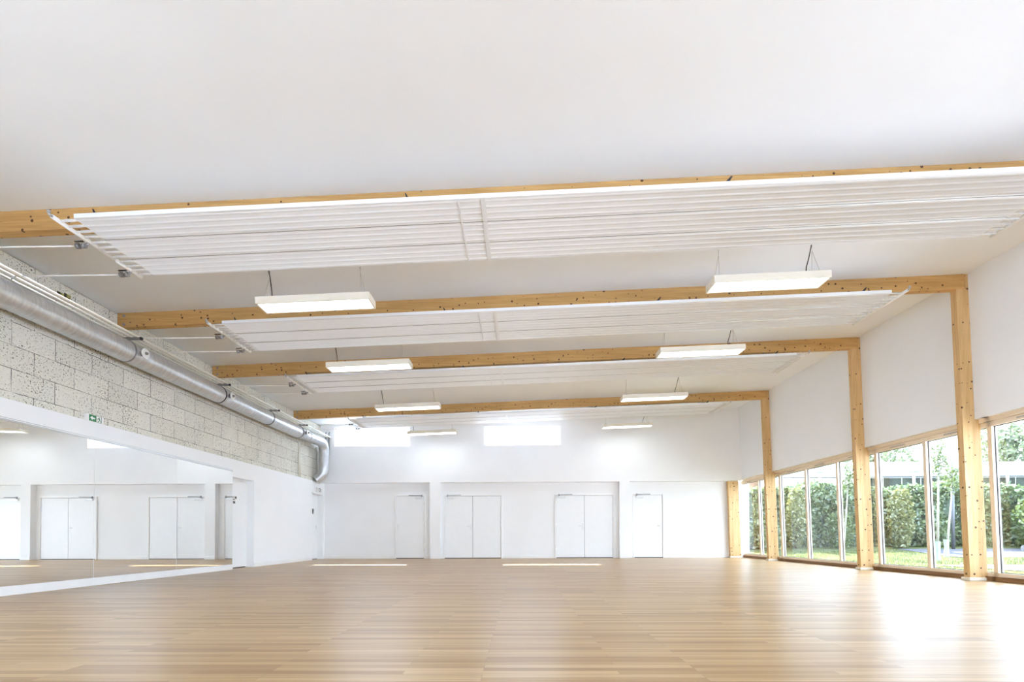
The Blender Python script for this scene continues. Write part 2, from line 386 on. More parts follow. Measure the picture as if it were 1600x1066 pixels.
def back_door(n, x0, leaves, hx, hd, cx, cd):
    x1 = x0 + .93*leaves; y = YB
    m = MB(); f = .045
    m.box((x0-f, y-.045, 0), (x0, y, 2.105), bev=.004); m.box((x1, y-.045, 0), (x1+f, y, 2.105), bev=.004); m.box((x0, y-.045, 2.062), (x1, y, 2.105), bev=.004)
    fr = struct(m.build('door_%d' % n, M['trim']))
    for k in range(leaves):
        a = x0 + .93*k
        lf = MB().box((a+.005, y-.024, .022), (a+.925, y-.003, 2.056), bev=.003).build('leaf', M['door'], fr)
        if k == 0 or leaves == 1:
            handle(lf, hx, y-.022, 1.03, hd); closer(lf, cx, y-.022, cd)
        hinges(lf, (x0+.004 if k == 0 else x1-.004) if leaves == 2 else (x1-.004 if hd > 0 else x0+.004), y-.024)
    MB().box((x0, y-.002, .021), (x1, y-.0002, 2.061)).build('door_seal', M['mast'], fr)  # dark plate behind the leaves, stands in for shade in the gaps
    MB().box((x0, y-.016, .0), (x1, y-.001, .02)).build('threshold_gap', M['dark'], fr)
back_door(1, -4.092, 1, -4.03, 1, -3.20, -1)
back_door(2, -2.480, 2, -1.60, -1, -2.40, 1)
back_door(3, 1.203, 2, 2.075, -1, 1.27, 1)
back_door(4, 3.760, 1, 4.63, -1, 3.82, 1)
def left_door(n, y0, y1):
    x = -6.72; m = MB()
    m.box((x, y0, 0), (x+.045, y0+.045, 2.10)); m.box((x, y1-.045, 0), (x+.045, y1, 2.10)); m.box((x, y0+.045, 2.06), (x+.045, y1-.045, 2.10))
    fr = struct(m.build('door_%d' % n, M['trim']))
    lf = MB().box((x, y0+.047, .022), (x+.05, y1-.047, 2.057), bev=.003).build('leaf', M['door'], fr)
    MB().box((x, y0+.045, 0), (x+.045, y1-.045, .02)).build('threshold_gap', M['dark'], fr)
    return lf
lf5 = left_door(5, *DL[0]); lf6 = left_door(6, *DL[1])
m = MB(); m.box((-6.672, 15.90, .98), (-6.664, 15.94, 1.12), bev=.002); m.tube([(-6.664, 15.92, 1.05), (-6.62, 15.92, 1.05), (-6.615, 15.80, 1.05)], .009, 8); m.build('handle', M['alu'], lf6)

# door signs
s = thing('door_sign', 'small sign with black square and grey figures on the recessed door beside the mirrors', 'sign', (-6.668, 11.33, 1.60))
MB().box((-.001, -.10, -.10), (.004, .09, .09), bev=.001).build('plate', M['white_sign'], s)
MB().box((.004, .02, .03), (.007, .075, .085)).build('symbol', M['dark'], s)
MB().box((.004, -.085, .055), (.006, .0, .075)).build('symbol', M['lgrey'], s); MB().box((.004, -.07, -.005), (.006, .015, .03)).build('symbol', M['lgrey'], s)
for y in (-.06, -.015): MB().box((.004, y, -.085), (.007, y+.035, -.03)).build('symbol', M['dark'], s)
s = thing('door_sign', 'small grey plate with two dark figures on the door in the far left corner', 'sign', (-6.668, 15.56, 1.555))
MB().box((-.001, -.20, -.085), (.004, .17, .085), bev=.001).build('plate', M['lgrey'], s)
for y in (-.10, .10):
    m = MB(); m.prism([(y-.05,.07),(y+.05,.07),(y+.05,-.02),(y-.01,-.02),(y-.01,-.075),(y-.06,-.075),(y-.06,-.02),(y-.05,-.02)], 0, .004, .007); m.build('figure', M['dark'], s)
MB().box((.004, -.03, -.01), (.006, .03, .05)).build('symbol', M['white_sign'], s)
s = thing('emergency_light', 'small white emergency light block above the far left corner door', 'emergency light', (XL, 15.66, 2.235))
MB().box((0, -.17, -.075), (.06, .17, .075), bev=.006).build('housing', M['white_sign'], s)
MB().prism([(-.10,-.055),(.03,-.055),(.03,.055),(-.10,.055),(-.10,.03),(-.01,.03),(-.01,-.03),(-.10,-.03)], 0, .06, .064).build('symbol', M['grey'], s)
MB().box((.06, -.15, -.03), (.064, -.135, .03)).build('symbol', M['grey'], s); MB().box((.06, .09, -.04), (.064, .105, .04)).build('symbol', M['grey'], s)

# exit sign standing on the ledge
s = thing('exit_sign', 'green exit sign with white arrow and running figure above the mirrors', 'sign', (-6.543, 7.38, ZL+.001))
MB().box((0, -.155, 0), (.040, .155, .105), bev=.004).build('housing', M['white_sign'], s)
MB().box((.040, -.108, .006), (.043, .112, .102)).build('face', M['green'], s)
m = MB(); zz = .054
m.prism([(-.092, zz), (-.052, zz+.034), (-.052, zz+.014), (-.005, zz+.010), (-.005, zz-.010), (-.052, zz-.014), (-.052, zz-.034)], 0, .043, .0445); m.build('arrow', M['white_sign'], s)
m = MB(); m.box((.043, .018, .010), (.0445, .100, .098)); m.build('door_symbol', M['white_sign'], s)
m = MB()
m.prism([(.062,.088),(.072,.088),(.074,.078),(.062,.078)], 0, .0445, .0455)
m.prism([(.050,.074),(.076,.076),(.080,.048),(.062,.046)], 0, .0445, .0455)
m.prism([(.064,.048),(.050,.028),(.034,.026),(.034,.018),(.056,.019),(.074,.044)], 0, .0445, .0455)
m.prism([(.070,.048),(.086,.030),(.084,.014),(.092,.014),(.094,.034),(.080,.050)], 0, .0445, .0455)
m.prism([(.050,.074),(.036,.062),(.030,.048),(.036,.046),(.044,.058),(.056,.066)], 0, .0445, .0455)
m.build('running_figure', M['green'], s)

# ------------------------------------------------------------------ mirrors
for i, (y0, lab) in enumerate([(5.556, 'tall frameless wall mirror at the left edge of the photo, nearest of the three'),
                               (7.356, 'frameless wall mirror in the middle of the row of three, below the exit sign'),
                               (9.156, 'last wall mirror of the row of three, ending at the recessed door')]):
    t = thing('wall_mirror', lab, 'mirror', (XL, y0, .119), 'mirrors along the left wall')
    MB().box((0, .003, .0), (.006, 1.797, 2.094)).build('mirror_glass', M['mirror'], t)
    for y in (.0015, 1.7985): MB().box((0, y-.0014, 0), (.0068, y+.0014, 2.094)).build('polished_edge', M['alu'], t)

# ------------------------------------------------------------------ timber frames
beam_lab = ['long glulam roof beam nearest the camera, spanning the whole photo width', 'glulam roof beam second from the camera, behind the two nearest hanging lights',
            'glulam roof beam third from the camera, behind the second pair of hanging lights', 'farthest glulam roof beam, in front of the clerestory windows']
BH, BW = .235, .11
for i, y in enumerate(BY):
    t = thing('timber_beam', beam_lab[i], 'beam', (0, y, 0), 'glulam roof beams')
    x0, x1 = XB+.002, fx(.135, 4.7)
    MB().prism([(x0, zc(x0)-BH), (x1, zc(x1)-BH), (x1, zc(x1)-.002), (x0, zc(x0)-.002)], 1, 0, BW).build('beam', M['wood_x'], t)
    if i:
        for zz in (.045, .185):
            MB().tube([(x0+.11, -.012, zc(x0)-zz), (x0+.11, .0, zc(x0)-zz)], .022, 12).build('bolt', M['grey'], t)
col_lab = {0: 'timber column carrying the beam nearest the camera, beside the right windows', 1: 'tall leaning timber column at the right, nearest of those in view',
           2: 'middle leaning timber column between the two-pane and three-pane windows', 3: 'farthest tall timber column, under the farthest beam'}
for i, y in enumerate(BY):
    if i == 0: continue
    t = thing('timber_column', col_lab[i], 'column', (0, y, 0), 'leaning timber columns')
    x0 = fx(0, 4.5); zb = zc(x0) - BH
    prof = [(fx(0, .05), .05), (fx(.275, .05), .05), (fx(.275, 2.5575), 2.5575), (fx(.187, 2.5575), 2.5575), (fx(.187, 4.78), zc(fx(.187,4.78))-.004), (fx(.14, 4.78), zc(fx(.14,4.78))-.004), (fx(.14, 4.55), zc(fx(.14,4.55))-BH), (fx(0, zb), zb)]
    MB().prism(prof, 1, .001, BW-.001).build('post', M['wood_z'], t)
    MB().box((fx(-.03, 0), -.025, 0), (fx(.275, 0), BW+.025, .05), bev=.004).build('plinth', M['lampbody'], t)
t = thing('timber_post', 'wide short timber post in the far right corner beside the last window', 'column', (0, YU+.02, 0))
MB().prism([(6.835, .05), (7.18, .05), (7.10, 2.49), (6.775, 2.49)], 1, 0, .12).build('post', M['wood_z'], t)
MB().box((6.815, -.02, 0), (7.19, .14, .05), bev=.004).build('plinth', M['lampbody'], t)

# ------------------------------------------------------------------ facade windows
def facade_window(n, ms):
    y0, y1 = ms[0], ms[-1]; hw = .035
    e = bpy.data.objects.new('window_%d' % n, None); COL.objects.link(e); e.location = (0,0,0); struct(e)
    def quad(o0, o1, z0, z1): return [(fx(o0,z0), z0), (fx(o1,z0), z0), (fx(o1,z1), z1), (fx(o0,z1), z1)]
    g = .0005
    MB().prism(quad(.235, .42, .003, .070), 1, y0-hw+g, y1+hw-g).build('sill', M['sill'], e)
    m = MB(); m.prism(quad(.27, .40, .072, .130), 1, y0-hw+g, y1+hw-g); m.prism(quad(.275, .40, 2.401, 2.475), 1, y0-hw+g, y1+hw-g); m.build('frame_rail', M['wood_y'], e)
    MB().prism(quad(.25, .40, 2.477, 2.556), 1, y0-hw+g, y1+hw-g).build('head', M['wood_y'], e)
    MB().prism(quad(.182, .25, 2.544, 2.556), 1, y0-hw+g, y1+hw-g).build('flashing', M['trim'], e)
    for y in ms:
        a, c = y-hw, y+hw
        if y == ms[0]: a = y+g/2
        if y == ms[-1]: c = y-g/2
        MB().prism(quad(.275, .362, .131, 2.400), 1, a, c).build('mullion', M['wood_wz'], e)
    for a, c in zip(ms[:-1], ms[1:]):
        a += hw; c -= hw
        m = MB()
        for q in (a, c-.008): m.prism(quad(.318, .33, .14, 2.391), 1, q, q+.008)
        m.prism(quad(.318, .33, .131, .140), 1, a, c); m.prism(quad(.318, .33, 2.391, 2.400), 1, a, c); ga = m.build('gasket', M['dark'], e)
        m = MB()
        for q in (a+.009, c-.016): m.prism(quad(.333, .342, .14, 2.388), 1, q, q+.007)
        m.build('spacer', M['alu'], ga)
        m = MB(); m.prism(quad(.331, .332, .134, 2.396), 1, a+.002, c-.002); m.build('pane', M['glass'], e)
        mid = (a+c)/2
        m = MB(); m.prism(quad(.262, .275, 2.420, 2.450), 1, mid-.2, mid+.2); vt = m.build('trickle_vent', M['wood_y'], e)
        m = MB(); m.prism(quad(.258, .262, 2.427, 2.433), 1, mid-.18, mid+.18); m.prism(quad(.258, .262, 2.438, 2.444), 1, mid-.18, mid+.18); m.build('slot', M['grey'], vt)
P_ = 1.236
facade_window(1, [13.84, 15.075, 16.32]); facade_window(2, [10.13, 11.36, 12.60, 13.84]); facade_window(3, [7.69, 8.92, 10.13])
facade_window(4, [5.22, 6.455, 7.69]); facade_window(5, [1.53, 2.76, 3.99, 5.22]); facade_window(6, [-2.17, -.94, .30, 1.53]); facade_window(7, [YN+.04, -2.17])
# clerestory
for i, w in enumerate(W):
    m = MB(); a, c = w; z0, z1 = WZ; f = .03; ya, yb = YU+.06, YU+.105
    m.box((a, ya, z0), (a+f, yb, z1)); m.box((c-f, ya, z0), (c, yb, z1)); m.box((a+f, ya, z0), (c-f, yb, z0+f)); m.box((a+f, ya, z1-f), (c-f, yb, z1))
    m.box(((a+c)/2-.012, ya, z0+f), ((a+c)/2+.012, yb, z1-f))
    wn = struct(m.build('window_%d' % (8+i), M['trim']))
    MB().box((a+f, ya+.02, z0+f), (c-f, ya+.024, z1-f)).build('pane', M['glass'], wn)

# ------------------------------------------------------------------ hanging lights
tilt = -math.atan(S)
def make_light(right):
    t = thing('pendant_light', 'x', 'light', (0,0,0), 'hanging rectangular lights', (0, tilt, 0))
    L, D, H = 1.5, .295, .092; rim = .022
    m = MB()
    m.box((0,0,-H), (rim,D,0)); m.box((L-rim,0,-H), (L,D,0)); m.box((rim,0,-H), (L-rim,rim,0)); m.box((rim,D-rim,-H), (L-rim,D,0)); m.box((rim,rim,-.012), (L-rim,D-rim,0))
    m.build('housing', M['lampbody'], t)
    MB().box((rim, rim, -H+.012), (L-rim, D-rim, -H+.024)).build('diffuser', M['glow'], t)
    top = .62
    for k, x in enumerate((.09, L-.11)):
        m = MB(); hx = x + .04*(1 if k == 0 else -1)
        m.box((x-.04, .035, 0), (x+.04, D-.035, .012)); m.build('clip', M['dark'], t)
        m = MB(); m.tube([(x, .06, .012), (hx, D/2, .34)], .0022, 6); m.tube([(x, D-.06, .012), (hx, D/2, .34)], .0022, 6); m.tube([(hx, D/2, .34), (hx+.01, D/2, top)], .003, 6)
        for z in np.arange(.40, top, .04): m.box((hx-.005, D/2-.004, z-.006), (hx+.006, D/2+.004, z+.006))
        m.build('suspension_wire', M['steel'], t)
    cx = (L-.11-.04) if right else .13
    e = .19 if not right else L-.29
    m = MB(); q = [(cx+.01, D/2, top), (cx+.006, D/2-.01, .52), (cx-.008, D/2-.015, .42), (cx+(e-cx)*.25, D/2-.02, .32), (cx+(e-cx)*.5, D/2-.03, .2), (cx+(e-cx)*.8, D/2-.05, .1), (e, D/2-.08, .0)]
    m.tube(q, .0065, 8); m.build('power_cable', M['dark'], t)
    return t
lrows = [(6.30, -3.45, 3.872, 2.52, 4.083, 'nearest pair'), (8.65, -3.46, 3.852, 2.50, 4.058, 'second pair'), (11.25, -3.355, 3.79, 2.38, 3.972, 'third pair'), (14.92, -3.45, 3.968, 2.56, 4.138, 'farthest pair')]
ll = ['large lit hanging light at left in front of the second beam', 'lit hanging light at left in front of the third beam', 'lit hanging light at left in front of the farthest beam', 'small lit hanging light overlapping the left clerestory window']
lr = ['largest lit hanging light, at right in front of the second beam', 'lit hanging light at right in front of the third beam', 'lit hanging light at right in front of the farthest beam', 'small lit hanging light at right below the farthest radiant panel']
pl, pr = make_light(False), make_light(True)
for i, (y, xl, zl, xr, zr, _) in enumerate(lrows):
    a = pl if i == 0 else dup(pl, None); a.location = (xl, y, zl); a['label'] = ll[i]
    a = pr if i == 0 else dup(pr, None); a.location = (xr, y, zr); a['label'] = lr[i]

# ------------------------------------------------------------------ radiant ceiling panels
HL, SW, GAP = 5.14, .3725, .0065
def strip_mesh():
    """corrugated steel strip: 4 half-round tube channels on the underside"""
    prof = []
    prof.append((0, .050)); prof.append((0, .0039))
    pit = SW/4
    for k in range(4):
        c = pit*(k+.5)
        prof.append((c-.026, .004))
        for a in range(7):
            w = PI*a/6; prof.append((c-.017*math.cos(w), .004-.0045*math.sin(w)))
        prof.append((c+.026, .004))
    prof.append((SW, .0039)); prof.append((SW, .050))
    m = MB(); n = len(prof)
    for x in (-HL, HL): m.v += [(x, y, z) for y, z in prof]
    for i in range(n-1): m.f.append((i, i+1, n+i+1, n+i)); m.m.append(0); m.sm.append(2 < i < n-3)
    m.f.append((n-1, 0, n, 2*n-1)); m.m.append(0); m.sm.append(False)
    m.f.append(tuple(range(n))); m.m.append(0); m.sm.append(False)
    m.f.append(tuple(range(n, 2*n))[::-1]); m.m.append(0); m.sm.append(False)
    return m
def make_panel():
    t = thing('radiant_panel', 'x', 'ceiling panel', (0,0,0), 'radiant heating panels under the beams', (0, tilt, 0))
    first = None
    for k in range(3):
        y = k*(SW+GAP)
        if first is None: first = strip_mesh().build('strip', M['panel'], t)
        else:
            c = first.copy(); COL.objects.link(c); c.parent = t; c.location = (0, y, 0)
        if k < 2: MB().box((-HL, y+SW+.0003, .0015), (HL, y+SW+GAP-.0003, .010)).build('seam_strip', M['lgrey'], t)
        # mid joint cover plates
        for xx, ww in ((-1.16, .018), (-.92, .05)): MB().box((xx, y+.004, -.0045), (xx+ww, y+SW-.004, -.002), bev=.001).build('joint_cover', M['panel'], t)
    for s in (-1, 1):
        for k in range(3):
            for q in range(4):
                y = k*(SW+GAP) + SW/4*(q+.5)
                m = MB(); m.tube([(s*HL, y, .012), (s*(HL+.20), y, .012)], .0125, 8, smooth=True); m.build('tube_stub', M['pipew'], t)
                MB().tube([(s*(HL+.045), y, .012), (s*(HL+.13), y, .012)], .0150, 8).build('coupling', M['alu'], t)
    hx = -(HL+.20)
    MB().tube([(hx, -.03, .012), (hx, .735, .012)], .022, 12).build('header_pipe', M['pipew'], t)
    MB().tube([(hx, .785, .012), (hx, 1.16, .012)], .022, 12).build('header_pipe', M['pipew'], t)
    MB().tube([(-hx, -.05, .012), (-hx, 1.16, .012)], .022, 12).build('header_pipe', M['pipew'], t)
    for x, y in ((hx, -.03), (-hx, -.05)):
        m = MB(); m.tube([(x, y-.005, .012), (x, y-.03, .014), (x, y-.035, .03)], .013, 8); m.tube([(x, y-.035, .028), (x, y-.035, .052)], .018, 10)
        m.build('air_vent', M['steel'], t)
    for y in (.40, 1.0):
        m = MB(); m.tube([(hx, y, .0), (hx-.03, y, -.03), (hx-.09, y, -.035)], .014, 10, mat=0); m.tube([(hx-.035, y, -.035), (hx-.065, y, -.035)], .028, 12); m.tube([(hx-.10, y, -.035), (hx-.14, y, -.035)], .030, 12)
        m.tube([(hx-.07, y, -.06), (hx-.07, y, -.01)], .012, 8)
        v = m.build('valve', M['grey'], t)
        MB().box((hx-.16, y-.012, .012), (hx-.06, y+.012, .022), bev=.002).build('lever', M['dark'], v)
    return t
CH = [-4.40, -1.14, 2.15, 5.27]
def chains(t, yb):
    # from a screw in the beam face forward and down to a steel hanger on the panel edge
    dy = yb - t.location.y; 
    for k, X in enumerate(CH):
        x = X - t.location.x
        up = dy*.42
        a = Vector((x-.05 if k < 2 else x-.14, dy-.006, .16 + .0)); c = Vector((x, .02, .050))
        m = MB(); n = 14
        for i in range(n):
            p0 = a.lerp(c, i/n); p1 = a.lerp(c, (i+.86)/n)
            o = Vector((.004, 0, 0)) if i % 2 else Vector((0, .003, .004))
            m.tube([p0+o, p1+o], .0034, 5); m.tube([p0-o, p1-o], .0034, 5)
        m.tube([a, a + Vector((0,.006,0))], .016, 8)
        m.build('chain', M['grey'], t)
        m = MB(); big = k >= 2
        if big: m.prism([(x-.045, .048), (x+.0, .048), (x+.035, .105), (x+.02, .11)], 1, .01, .03)
        else: m.prism([(x-.012, .048), (x+.014, .048), (x-.014, .10), (x-.024, .10)], 1, .01, .022)
        m.build('hanger', M['dark'], t)
prow = [(4.95, 0), (7.47, 1), (10.02, 2), (13.70, 3)]
plab = ['corrugated white radiant panel nearest the camera, hung under the nearest beam', 'corrugated white radiant panel hung under the second beam, above the second pair of lights',
        'corrugated white radiant panel hung under the third beam', 'farthest white radiant panel, hung under the farthest beam before the clerestory windows']
proto = make_panel(); panels = []
for y, k in prow:
    t = proto if k == 0 else dup(proto, None)
    t.location = (.53, y, 4.2 + S*.53); t['label'] = plab[k]; panels.append(t)
for (y, k), t in zip(prow, panels): chains(t, BY[k])
# supply pipes from wall brackets to the valves
names = ['nearest', 'second', 'third', 'farthest']
for (y, k), t in zip(prow, panels):
    for j, yy in enumerate((.40, 1.0)):
        xh = .53 - (HL+.34)*math.cos(tilt); zz = 4.2 + S*.53 - (HL+.34)*math.sin(-tilt)*1.0 - .035
        m = MB(); xe = -6.205 if j == 0 else -6.315
        m.tube([(xh, y+yy, zz), (xe+.06, y+yy, zz - S*.0), (xe+.02, y+yy, zz-.01), (xe, y+yy, zz-.04), (xe, y+yy, 4.0)], .0085, 8)
        o = m.build('supply_pipe', M['pipew'])
        tag(o, 'thin white supply pipe to the %s radiant panel, %s of its two' % (names[k], 'nearer' if j == 0 else 'farther'), 'pipe', 'thin supply pipes to the radiant panels')

# ------------------------------------------------------------------ duct and wall pipes
DX, DZ, DR = -6.312, 3.725, .172
t = thing('ventilation_duct', 'silver spiral ventilation duct running along the block wall and bending down in the corner', 'duct', (DX, 0, DZ))
m = MB(); n = 40; y0, y1 = YN+.05, 13.92; st = .026; K = int((y1-y0)/st)
for i in range(K+1):
    y = y0 + (y1-y0)*i/K
    for k in range(n):
        w = 2*PI*k/n; ph = (y/.105 - k/n) % 1.0
        r = DR + .0065*max(0, 1-abs(ph-.5)/.25)
        m.v.append((r*math.cos(w), y, r*math.sin(w)))
for i in range(K):
    for k in range(n): m.f.append((i*n+k, (i+1)*n+k, (i+1)*n+(k+1)%n, i*n+(k+1)%n)); m.m.append(0); m.sm.append(True)
m.build('spiral_pipe', M['duct'], t)
for y in (7.71, 10.13, 12.14, 13.80, 5.3):
    m = MB(); q = [(( DR+.009)*math.cos(2*PI*k/40), y, (DR+.009)*math.sin(2*PI*k/40)) for k in range(40)]
    q2 = []
    for yy in (y-.014, y+.014):
        for rr in (DR-.004, DR+.009): q2.append([(rr*math.cos(2*PI*k/40), yy, rr*math.sin(2*PI*k/40)) for k in range(40)])
    o = len(m.v)
    for ring in q2: m.v += ring
    for k in range(40):
        j = (k+1)%40
        m.f += [(k, j, 40+j, 40+k), (40+k, 40+j, 120+j, 120+k), (120+k, 120+j, 80+j, 80+k)]; m.m += [0]*3; m.sm += [False, True, False]
    m.box((-.012, y-.012, DR), (.012, y+.012, .195))
    m.build('hanger_ring', M['grey'] if y < 9 else M['dark'], t)
# end: reducer, collar, elbow, vertical drop, lower bend into the wall
r2 = .150
pts = [(0, 13.93, 0), (.0, 14.02, 0)]; m = MB(); m.tube([(0,13.90,0),(0,13.98,0),(.02,14.10,0),(.02,14.40,0)], [DR-.002, DR-.002, r2, r2], 40, cap=False); m.build('reducer', M['duct'], t)
m = MB(); m.tube([(.02,14.36,0),(.02,14.37,0),(.02,14.44,0),(.02,14.45,0)], [r2, r2+.010, r2+.010, r2], 40, cap=False); m.build('collar', M['duct'], t)
cx = .07; path = [(.02, 14.42, 0), (.03, 14.7, 0), (cx-.02, 15.15, 0)]
R_ = .30; yc = 15.22
for k in range(1, 7):
    a = PI/2*k/6; path.append((cx, yc + R_*math.sin(a), -R_ + R_*math.cos(a)))
path += [(cx, yc+R_, -.45)]
m = MB(); m.tube(path, r2, 32, smooth=False, cap=False); m.build('elbow', M['duct'], t)
m = MB(); zs = np.arange(-.43, -.86, -.012); pp = []; rr = []
for i, z in enumerate(zs): pp.append((cx, yc+R_, float(z))); rr.append(r2 + (.006 if i % 4 == 0 else .0))
m.tube(pp, rr, 32, cap=False); m.build('vertical_drop', M['duct'], t)
m = MB(); m.tube([(cx, yc+R_, -.84), (cx, yc+R_, -.90), (cx-.03, yc+R_, -.99), (cx-.11, yc+R_-.02, -1.08), (cx-.20, yc+R_-.04, -1.16), (cx-.235, yc+R_-.05, -1.19)], r2, 32, smooth=False); m.build('lower_bend', M['duct'], t)
for y in (7.83, 10.25, 13.95):
    m = MB(); zz = .0
    m.tube([(DR-.03, y, zz), (DR+.055, y, zz)], .045, 20); nz = m.build('nozzle', M['grey'], t)
    if y < 14:
        m = MB(); m.tube([(DR+.055, y, zz), (DR+.062, y, zz), (DR+.070, y, zz)], [.082, .086, .078], 28); d = m.build('disc', M['white_sign'], nz)
        m = MB(); m.tube([(DR+.070, y, zz), (DR+.10, y, zz)], [.026, .02], 14); m.build('stem', M['lgrey'], nz)
plabs = ['cream heating pipe along the block wall, farthest out from the wall', 'cream heating pipe along the block wall, middle one above the duct', 'thin cream heating pipe along the block wall, closest to the wall']
for x, r, lab in ((-6.205, .022, plabs[0]), (-6.315, .020, plabs[1]), (-6.425, .016, plabs[2])):
    m = MB(); m.tube([(x, YN+.05, 3.995), (x, 15.955, 3.995)], r, 12)
    hp = tag(m.build('heating_pipe', M['pipe']), lab, 'pipe', 'heating pipes above the duct')
    if r > .018: MB().tube([(x-.05, YU-.03, 3.40), (x-.05, YU-.03, 4.13), (x-.02, YU-.035, 4.165)], .016, 10).build('riser', M['lgrey'], hp)
blab = ['grey pipe bracket on the block wall under the second beam', 'grey pipe bracket on the block wall under the third beam', 'grey pipe bracket on the block wall between third and farthest beams', 'grey pipe bracket on the block wall under the farthest beam']
for i, y in enumerate((7.78, 10.20, 12.32, 13.97)):
    t = thing('pipe_bracket', blab[i], 'bracket', (XB, y, 3.95), 'pipe brackets on the block wall')
    MB().box((0, -.02, -.02), (.42, .02, .016), bev=.003).build('arm', M['grey'], t)
    MB().box((.42, -.022, -.022), (.45, .022, .020), bev=.003).build('end_cap', M['dark'], t)
    for x in (.12, .23, .34): MB().box((x-.028, -.018, .016), (x+.028, .018, .022)).build('clip', M['dark'], t)
# drop pipes
t = thing('pipe_drop', 'pair of thin cream vertical pipes from the duct down to the white ledge', 'pipe', (XB, 14.38, ZL))
for y in (-.04, .035): MB().tube([(.03, y, 0), (.03, y, 1.05)], .018, 10).build('pipe', M['pipe'], t)
t = thing('insulated_riser', 'white wrapped riser pipe in the corner beside the vertical duct', 'pipe', (-6.50, 15.66, ZL))
m = MB(); zs = np.linspace(0.12, .95, 16); m.tube([(.0, 0, float(z)) for z in zs] + [(.0, -.06, 1.03), (.0,-.16,1.07)], [.036+.004*(i%2) for i in range(16)]+[.036,.034], 14); m.build('wrap', M['insul'], t)
jlabs = ['small dark-edged yellow foam block in the block wall, right of the two', 'small dark brown foam-filled hole in the block wall, left of the two']
for i, (y, z) in enumerate(((6.93, 4.225), (6.825, 4.20))):
    t = thing('wall_foam_block', jlabs[i], 'wall fixing', (XB, y, z), 'foam-filled holes in the block wall')
    MB().box((0, -.042, -.035), (.012, .042, .032), bev=.004).build('rim', M['brownhole'], t)
    MB().box((.012, -.018 if i == 0 else -.008, -.026), (.035, .036, .022), bev=.004).build('foam', M['foam'], t)

# ------------------------------------------------------------------ outdoors
def sm(t): t = max(0, min(1, t)); return t*t*(3-2*t)
def gz(x, y): return -.10 + .15*sm((x-7.6)/2.) + .25*sm((y-13.5)/4.5) if y > 0 else -.10 + .15*sm((x-7.6)/2.)
m = MB(); xs = np.concatenate([np.linspace(7.52, 24, 34), np.linspace(26, 120, 14)]); yy = np.concatenate([np.linspace(-30, 8, 12), np.linspace(9, 24, 32), np.linspace(28, 130, 12)])
# lawn south-east of the facade and unseen ground around, paved pale to bounce light indoors
gx = list(np.linspace(-60, 7.4, 8)) + list(xs)
for y in yy:
    for x in gx: m.v.append((float(x), float(y), float(gz(x, y) if x > 7.5 else -.25)))
n = len(gx)
for j in range(len(yy)-1):
    for i in range(n-1):
        lawn = 6 < yy[j] < 26 and gx[i] >= 7.5
        m.f.append((j*n+i, j*n+i+1, (j+1)*n+i+1, (j+1)*n+i)); m.m.append(0 if lawn else 1); m.sm.append(True)
o = m.build('ground', [M['grass'], M['paving']]); struct(o)
def patch(name, mat, x0, x1, y0, y1, dz, nx=14, ny=8):
    m = MB()
    for j in range(ny+1):
        for i in range(nx+1):
            x = x0+(x1-x0)*i/nx; y = y0+(y1-y0)*j/ny; m.v.append((x, y, gz(x, y)+dz))
    for j in range(ny):
        for i in range(nx): a = j*(nx+1)+i; m.f.append((a, a+1, a+nx+2, a+nx+1)); m.m.append(0); m.sm.append(True)
    return struct(m.build(name, mat))
patch('asphalt_paving', M['asphalt'], 12.6, 30, 14.2, 16.6, .012)
patch('gravel_bed', M['earth'], 9.3, 20, 9.2, 11.0, .008)
m = MB(); a = Vector((15.0, 14.4, 0)); c = Vector((17.0, 16.4, 0)); nrm = Vector((.06, -.05, 0)); pts = []
for p in (a-nrm, a+nrm, c+nrm, c-nrm): pts.append((p.x, p.y, gz(p.x, p.y)+.03))
m.add(pts, [(0,1,2,3)]); struct(m.build('parking_line', M['lines']))
o = MB().tube([(15.9, 15.7, gz(15.9,15.7)+.11), (22, 15.7, gz(22,15.7)+.11)], .11, 12).build('kerb', M['kerb']); tag(o, 'round grey kerb lying beside the parking area outside the right window', 'kerb')
# white fin wall outside the far window
o = MB().box((7.45, 16.55, -.1), (7.70, 17.0, 4.8)).build('wall_outside', M['extwall']); struct(o)

def leaves(m, P, size, jit=.5, mat=0, up=.0):
    """diamond leaves at points P (n,3), random orientation"""
    n = len(P); d1 = RNG.normal(size=(n,3)); d1[:,2] += up; d1 /= np.linalg.norm(d1, axis=1)[:,None]
    d2 = RNG.normal(size=(n,3)); d2 -= d1*(d1*d2).sum(1)[:,None]; d2 /= np.linalg.norm(d2, axis=1)[:,None]
    L = size*(1 + jit*(RNG.random(n)-.5)); W_ = L*.5
    V = np.stack([P - d1*L[:,None]/2, P + d2*W_[:,None]/2, P + d1*L[:,None]/2, P - d2*W_[:,None]/2], 1).reshape(-1,3)
    o = len(m.v); m.v += list(map(tuple, V.tolist()))
    m.f += [(o+4*i, o+4*i+1, o+4*i+2, o+4*i+3) for i in range(n)]; m.m += [mat]*n; m.sm += [False]*n
